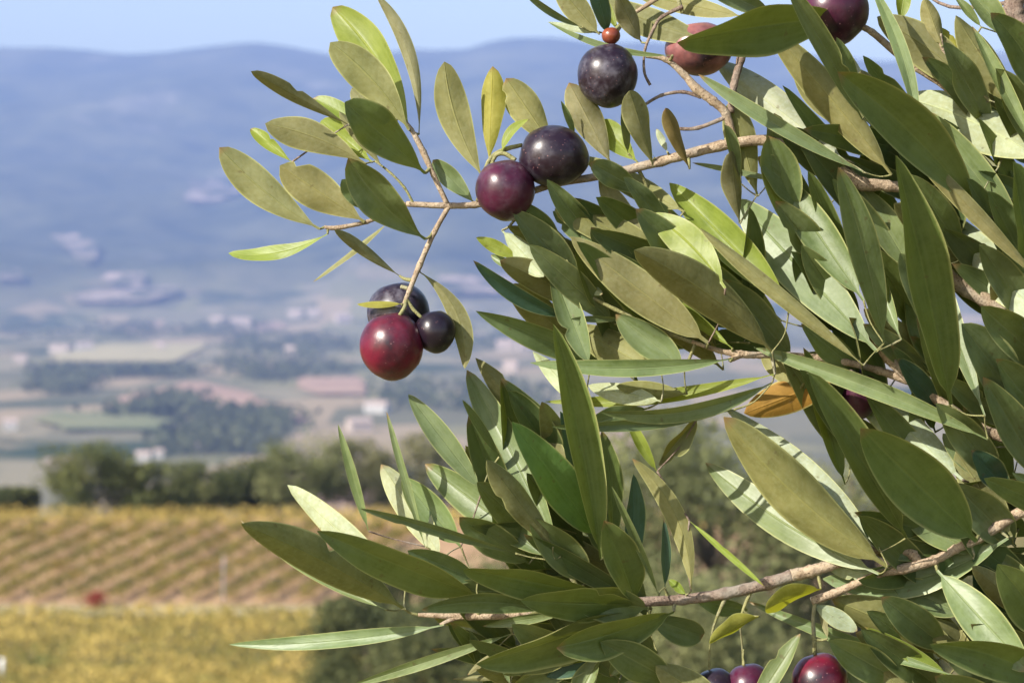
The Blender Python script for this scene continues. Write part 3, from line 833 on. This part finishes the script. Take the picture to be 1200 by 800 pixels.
# --- middle right branch
branch('middle olive branch whose leaves fan left below the pair of dark olives', (1109, 476, 4), [
    (TW, 'twig', [(811, 400, 8, 2.6), (843, 411, 6, 3.4), (868, 415, 4, 5), (890, 416, 2, 4.4), (926, 416, 0, 3.6), (957, 419, 0, 4.6), (990, 424, -2, 4.6), (1030, 434, -2, 5), (1066, 446, 2, 6.5)]),
    (TW, 'twig', [(855, 422, 10, 3.4), (866, 417, 6, 4)]),
    (TW, 'twig', [(1020, 394, 14, 4.5), (1030, 405, 12, 6), (1042, 420, 10, 7.5), (1066, 444, 8, 6.6), (1090, 462, 6, 6), (1110, 477, 6, 7.5), (1145, 500, 2, 7), (1200, 521, 0, 8), (1260, 545, 0, 9), (1500, 610, -80, 13)]),
    (SH, 'twig', [(655, 316, 0, 2), (690, 345, 0, 2.4), (720, 362, 0, 2.6), (770, 385, 2, 2.8), (815, 402, 4, 3)]),
    (SH, 'twig', [(602, 254, -14, 2.4), (625, 280, -12, 2.4), (650, 305, -8, 2.4), (690, 345, -2, 2.6)]),
    (GR, 'twig', [(946, 432, -4, 5), (975, 442, -6, 4), (1000, 436, -6, 5)]),
], """
703 205 755 296 32 6 lM
650 245 790 312 42 12 lMk 4 -6
648 247 700 290 26 8 uM
668 278 830 402 50 32 lMk
737 298 905 412 52 36 lDk 8 -6
766 247 850 338 44 86 uBy 4 -6
791 208 925 356 46 40 uBy
820 267 1012 428 20 84 lMk
873 226 1028 412 62 50 uB
913 191 1012 352 46 56 uB
965 205 1036 402 40 66 uD 4 -3
812 190 932 216 8 -4 uM
686 178 802 248 32 -8 lBk
728 212 785 268 26 -14 uD
558 278 606 302 17 -10 uMy
575 298 612 320 12 -14 uB
637 325 588 270 28 -16 lBs
668 318 640 290 16 -14 lBk
705 345 670 325 14 -14 lBs
600 250 680 330 40 -26 uD
640 215 700 290 30 -22 uD
620 290 720 380 36 -26 uD
610 240 660 300 30 -30 uD
690 270 760 350 36 -26 uD
740 250 830 340 44 -26 uD
800 300 900 400 44 -26 uD
840 330 930 420 40 -30 uD
556 308 668 372 21 -12 uDt -5 8
668 374 735 374 8 -16 uD
646 312 692 430 34 10 uM
722 368 802 432 46 8 uM
672 380 768 436 46 12 lBk
776 340 858 408 16 12 uBy
621 425 858 420 22 22 uM 0 9
640 473 908 438 18 20 uBy 0 12
700 480 905 448 22 12 uD 0 14
625 412 690 480 24 -6 lBs
690 452 775 470 26 14 lBs
722 452 805 462 22 -4 lMk
645 496 860 480 14 4 uD 0 5
655 480 690 590 34 -24 uDt
680 500 760 478 28 -14 uD
872 484 992 438 44 -8 lMo
889 407 1158 515 24 62 uM 5 -4
895 412 938 455 30 -2 lBk
1021 196 1114 474 58 64 uDe
1074 200 1154 487 30 74 uB
1100 232 1240 390 54 40 lBs
1172 195 1212 335 48 26 uDe
1155 360 1220 405 22 6 uM
1074 232 1112 310 16 14 lBs
1000 238 1056 398 28 40 uB
1192 370 1215 445 26 20 uD
1170 462 1218 505 22 14 uB
1110 380 1190 470 60 -10 uD
1130 360 1240 440 50 -14 uD
1150 420 1230 500 50 -12 uD
1090 440 1180 500 30 -16 uD
1040 420 1110 490 30 -16 uDt
993 428 1128 562 48 26 lBs
930 290 1010 390 40 -30 uD
900 240 980 330 40 -24 uD
1010 220 1070 320 40 -20 uM
1050 210 1130 300 40 -22 uD
1090 250 1150 360 40 -24 lMk
1140 230 1210 330 44 -20 uD
1060 330 1100 450 34 -14 uM
1000 380 1090 440 30 -24 uD
930 380 1010 440 34 -24 uD
1130 440 1220 560 46 -24 uD
1080 470 1170 560 44 -20 uD
1040 300 1110 400 44 -34 uD
1130 290 1210 380 44 -34 uD
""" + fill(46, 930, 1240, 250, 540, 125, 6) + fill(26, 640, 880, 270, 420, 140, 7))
# --- lower right branch
branch('lower right olive branch with two very wide leaves and pale bark', (1146, 632, 8), [
    (TW, 'twig', [(1500, 520, -90, 13), (1260, 575, 6, 8.5), (1200, 598, 8, 7.5), (1168, 617, 10, 7), (1148, 630, 10, 6.4), (1120, 643, 12, 6), (1095, 656, 12, 6.2), (1060, 666, 14, 6.8), (1030, 672, 12, 5), (1000, 685, 8, 5), (977, 695, 6, 5.5), (951, 704, 8, 5.5)]),
    (TW, 'twig', [(1146, 616, 14, 5), (1152, 622, 14, 6), (1168, 618, 10, 6)]),
    (TW, 'twig', [(1036, 634, 4, 5.5), (1060, 645, 4, 6), (1070, 650, 6, 7), (1078, 662, 8, 6)]),
    (TW, 'twig', [(1172, 572, 4, 2.5), (1186, 586, 4, 3.2), (1212, 594, 4, 4)]),
    (SH, 'twig', [(955, 706, 8, 2.6), (953, 725, 8, 2.6), (954, 748, 6, 2.8), (955, 768, 4, 2.4)]),
], """
929 434 1062 630 46 46 uDe
846 488 1040 663 64 50 lMk -8 7
860 479 1030 642 34 44 lBs 6 -6
838 549 1030 672 44 36 uB -6 8
986 496 1144 634 76 70 uDe
1106 508 1152 562 26 16 uM
1128 525 1180 575 40 4 uDt
1118 528 1186 628 44 8 lMk
1150 560 1148 600 5 14 uBy
972 684 1182 630 42 14 uB 0 24
969 662 1030 676 24 6 lBs
975 702 1130 765 52 -2 lMk
1188 775 1098 668 50 20 uB
1195 745 1140 655 48 8 uDt
1150 652 1235 745 60 36 uDe
1067 738 1230 805 50 50 uDe 8 -10
888 717 1125 793 17 40 uB 0 5
1015 735 1112 792 20 16 uMy
1015 768 1085 835 45 8 lMk
998 788 1045 830 28 12 uB
1004 738 954 708 28 6 lMs
962 708 970 748 8 8 lB
1190 690 1215 740 25 16 lBs
1090 745 1190 800 50 -8 uD
1060 600 1142 650 36 8 uM
1000 600 1045 650 24 0 uDt
1020 690 1110 760 44 -24 uD
1100 560 1190 640 50 -24 uD
1010 560 1090 640 44 -24 uD
1130 640 1220 700 50 -16 uM
1060 700 1150 790 46 -20 lMk
960 740 1060 800 44 -16 uD
1120 720 1230 780 50 -20 uD
1040 680 1130 720 40 -16 uM
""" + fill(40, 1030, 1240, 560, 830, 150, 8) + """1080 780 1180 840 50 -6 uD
""")
# --- lower left branch
branch('lowest olive branch fanning left over the vineyard with silvery tipped leaves', (800, 702, 0), [
    (GR, 'twig', [(680, 708, -2, 5), (720, 706, 0, 6), (745, 705, 0, 6.5), (800, 702, 0, 7), (850, 695, 0, 7.5), (900, 683, 0, 8), (928, 674, 0, 8.5)]),
    (TW, 'twig', [(927, 674, 0, 8.5), (950, 669, 0, 8.2), (972, 662, 0, 7.6), (1005, 650, -2, 7), (1040, 638, -2, 6.5), (1100, 612, -6, 7), (1250, 560, -10, 9), (1500, 500, -90, 12)]),
    (TW, 'twig', [(490, 720, 6, 2.6), (520, 721, 6, 4), (550, 722, 6, 4.6), (590, 721, 6, 5.2), (630, 717, 6, 5), (690, 708, 0, 5)]),
    (TW, 'twig', [(516, 732, 8, 2.4), (528, 726, 8, 2.8), (545, 722, 6, 3)]),
    (SH, 'twig', [(690, 708, -2, 3), (672, 680, 0, 3), (655, 658, 4, 3)]),
    (SH, 'twig', [(832, 800, -12, 1.2), (831, 770, -14, 1.2), (836, 735, 2, 1.6), (850, 700, 0, 3)]),
    (SH, 'twig', [(871, 800, -12, 1.2), (870, 760, -14, 1.2), (868, 725, 2, 1.6), (880, 692, 0, 3)]),
], """
646 381 704 655 40 34 uDe 6 0
703 502 716 645 26 22 uDe 4 0
674 515 690 600 9 38 uB
735 490 770 552 15 8 uMy
772 545 818 488 28 -4 uDb
741 537 810 692 26 14 lMk 17 -8
556 420 672 560 40 14 lBk
545 435 657 652 42 30 uB 4 -3
543 467 585 535 12 6 uD
558 512 650 655 24 36 lBk
571 535 648 640 34 40 lDk
600 490 700 630 50 -8 uDg
495 548 645 656 44 26 uB
478 462 565 575 30 2 uM
396 497 432 622 13 8 uM
453 482 498 640 10 -4 uM
443 547 518 655 38 10 lBs
470 560 540 640 40 -14 uM
430 586 604 648 13 26 uD
326 575 475 692 34 4 lBs
386 608 562 698 46 22 uTe
300 602 474 713 50 14 lDk 2 -4
267 618 452 714 15 30 uB 0 9
260 764 520 732 20 12 uB 0 8
412 803 600 742 15 8 uM
545 652 706 698 38 28 uTe
497 706 642 716 26 12 uD 0 -10
566 733 662 718 13 26 uM
612 722 648 712 12 18 lBk
610 690 748 708 42 14 uTe
560 762 742 716 52 8 uTe
650 745 790 716 46 10 uTe
590 785 705 742 34 4 uD
660 690 760 712 46 2 uD
704 602 745 706 44 10 uTe
713 564 772 697 10 24 uD
740 553 742 668 27 2 uDt
776 606 779 688 13 4 uDt
638 783 708 768 8 14 uBy
618 764 638 760 12 12 uBy
715 792 755 735 22 16 uM
703 770 668 835 40 12 uB
768 778 855 835 46 14 lMk
548 791 578 764 7 10 lB
530 798 600 792 7 10 lB
585 766 598 802 8 12 uM
938 742 878 835 24 30 uB
891 708 962 690 46 10 lTy
829 750 890 722 40 8 lTy
890 681 808 610 8 14 uBy
784 680 804 696 14 6 uBy
880 720 812 700 24 2 uD
828 752 758 722 40 2 uD
600 800 700 750 40 0 uD
640 790 720 735 36 -6 uDt
620 600 690 680 44 -14 uD
700 740 790 800 46 -10 uT
600 720 690 770 44 -8 uT
480 640 560 680 34 -14 uD
560 560 640 640 40 -20 uD
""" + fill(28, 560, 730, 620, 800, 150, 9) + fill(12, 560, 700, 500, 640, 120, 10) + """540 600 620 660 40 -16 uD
""")

# ------------------------------------------------------------------ unseen rest of the olive tree, added right of view to block sky light
tb = Vector((1.75, 1.5, float(height(1.75, 1.5)) - 0.1))
t = empty('unseen_olive_tree', tb); tag(t, 'unseen olive tree added right of the branches to shade them from the sky', 'tree')
vs, fs = [], []
top = Vector((1.45, 1.25, 0.1)) - tb
tube_geo([Vector((0, 0, 0)), Vector((0.05, -0.05, 0.7)), Vector((-0.08, -0.1, 1.3)), top], [0.16, 0.13, 0.10, 0.05], 12, vs, fs, 0.12)
for (px, py, z, r) in ((1480, 270, -90, 11), (1500, 480, -100, 15), (1500, 610, -80, 13), (1500, 520, -90, 13), (1520, 420, -150, 24)):
    e = at(px, py, z) - tb; s0 = Vector((-0.06, -0.1, 1.15)); m = (e + s0) * 0.5 + Vector((0, 0, 0.12))
    tube_geo([s0, m, e], [0.035, 0.02, r * K], 8, vs, fs, 0.06)
link('trunk', mesh('trunk', vs, fs, M_GREY), t)
pts, tone = [], []
rr = random.Random(44)
while len(pts) < 24000:
    v = Vector((rr.gauss(0, 1), rr.gauss(0, 1), rr.gauss(0, 1))).normalized() * rr.random() ** 0.33
    p = Vector((1.52 + v.x * 1.25, 1.3 + v.y * 1.2, -0.15 + v.z * 1.25)) if len(pts) % 8 else Vector((0.52 + v.x * 0.27, 0.95 + v.y * 0.3, -0.06 + v.z * 0.26))
    if p.x < 0.24 * p.y + 0.065: continue
    if noise.noise(p * 2.2) < -0.12: continue
    pts.append(p - tb); tone.append(rr.random())
FOL['olive'] = foliage('olive_canopy', (0.055, 0.080, 0.028), (0.085, 0.115, 0.045), (0.20, 0.20, 0.11))
link('crown', card_mesh('crown', *cards(pts, 0.07, tone=tone, wid=0.13), FOL['olive']), t)

# ------------------------------------------------------------------ olives
def olive(px, py, rx, ry, z, col, bloom, label, stalk=None, tip=(0.2, -1.0)):
    d = DIST - z * K; sc = K * d / DIST
    c = at(px, py, z)
    bm = bmesh.new(); bmesh.ops.create_icosphere(bm, subdivisions=4, radius=1.0)
    tp = Vector((tip[0], 0, tip[1])).normalized()
    sd = random.uniform(0, 50)
    for v in bm.verts:
        p = v.co.copy(); f = p.dot(tp)
        q = Vector((p.x * rx, p.y * 0.5 * (rx + ry), p.z * ry))
        q *= 1 + 0.022 * noise.noise(p * 1.5 + Vector((sd, 0, 0))) + 0.007 * noise.noise(p * 4.5 + Vector((0, sd, 0)))
        if f > 0.86: q *= 1 + 0.35 * (f - 0.86)          # little point at the far end
        if f < -0.9: q *= 1 - 0.6 * (-f - 0.9)           # dimple at the stalk
        v.co = (R_ * q.x + U_ * q.z + F_ * q.y) * sc
    me = bpy.data.meshes.new('olive'); bm.to_mesh(me); bm.free(); me.materials.append(M_OLIVE)
    me.polygons.foreach_set('use_smooth', [True] * len(me.polygons))
    o = link('olive', me, None, c); o.color = (*col, bloom)
    tag(o, label, 'olive', 'ripe olives on the branches')
    if stalk:
        sp = spline([(*p, r) for *p, r in stalk], 5)
        link('stalk', mesh('stalk', *tube_geo([at(x, y, zz) - c for x, y, zz, r in sp], [r * K for *_, r in sp], 7, wob=0.05), M_SHOOT), o)
    return o
BLK, PUR, CRI = (0.016, 0.009, 0.018), (0.065, 0.007, 0.028), (0.135, 0.007, 0.024)
olive(712, 88, 35.5, 37.5, 6, BLK, 0.75, 'single dusty blue-black olive hanging at the top against the mountain', [(712, 52, 2, 3), (718, 40, 2, 2.4), (728, 30, 0, 2.2)])
olive(648, 183, 41, 36, 14, BLK, 0.35, 'near-black olive of the touching pair, the upper right one', [(612, 170, 6, 2.4), (590, 176, 10, 3), (572, 190, 8, 2.6), (560, 236, 2, 3)], (1.0, -0.25))
olive(592, 222, 35, 36, 22, PUR, 0.25, 'purple olive of the touching pair, the lower left one', [(604, 188, 20, 3.0), (590, 180, 18, 2.8), (578, 188, 12, 2.4), (566, 236, 2, 3)])
olive(459, 405, 37.5, 40, 12, CRI, 0.10, 'shiny crimson olive, lowest of the hanging cluster of three', [(468, 370, 24, 2.4), (474, 360, 16, 2.4), (476, 348, 10, 2.4)])
olive(467, 366, 37, 36, -34, BLK, 0.60, 'dusty dark olive at the back of the hanging cluster, behind its stalk', [(470, 336, 4, 2.4), (478, 338, 8, 2.4)])
olive(510, 388, 24, 25, 8, (0.012, 0.009, 0.016), 0.10, 'small glossy black olive at the right of the hanging cluster', [(494, 372, 14, 2.0), (484, 362, 12, 2.2), (476, 350, 11, 2.4)])
olive(977, 12, 41, 40, 6, PUR, 0.10, 'dark red olive cut by the top edge behind a pale twig', [(950, -10, 2, 3), (930, -30, 0, 3)])
olive(819, 57, 40, 31, -26, (0.30, 0.11, 0.10), 0.1, 'half-ripe pink olive tucked behind the top leaves', [(800, 16, -10, 2.4), (795, 0, -10, 2.6)])
olive(716, 42, 11, 10, 4, (0.26, 0.06, 0.025), 0.0, 'tiny rust-red bud-like olive above the single dusty olive', [(722, 34, 2, 2.4), (732, 24, 0, 2.2)])
olive(961, 798, 33, 34, 10, CRI, 0.10, 'glossy crimson olive at the bottom edge with a thin stalk', [(955, 772, 6, 2.4), (954, 750, 6, 2.6)])
olive(878, 806, 28, 30, -12, PUR, 0.15, 'dark purple olive at the bottom edge left of the glossy crimson one', [(872, 780, -12, 1.4), (871, 760, -14, 1.2)])
olive(838, 812, 27, 30, -14, BLK, 0.15, 'black olive at the bottom edge, leftmost of the three there', [(832, 784, -12, 1.4), (831, 770, -14, 1.2)])
olive(935, 248, 20, 22, -40, BLK, 0.1, 'small black olive deep in the shade between the right-hand leaves', [(935, 228, -8, 2.2), (930, 205, -10, 2.4)])
olive(1006, 460, 24, 30, -34, PUR, 0.1, 'dark purple olive half hidden beside the orange leaf', [(1002, 434, -30, 2.0), (998, 426, -10, 2.2)])

# ------------------------------------------------------------------ haze
zmin = float(ZZ.min()) - 1.0; zmax = float(ZZ.max()) + 12.0
a = N('haze'); a.t.nodes.remove(a.out); a.out = a.n('OutputMaterial')
pv = a.n('VolumePrincipled'); pv.inputs['Color'].default_value = (0.315, 0.440, 0.84, 1); pv.inputs['Density'].default_value = 0.00012; pv.inputs['Anisotropy'].default_value = 0.0
a.l(pv.outputs[0], a.out.inputs['Volume'])
hx = float(np.abs(XX).max()) + 50
hz = link('haze', mesh('haze', *box_geo(-hx, hx, float(ys[0]) - 50, float(ys[-1]) + 60, zmin, zmax, [], []), a.m, False))
tag(hz, 'blue distance haze over the valley', kind='stuff')
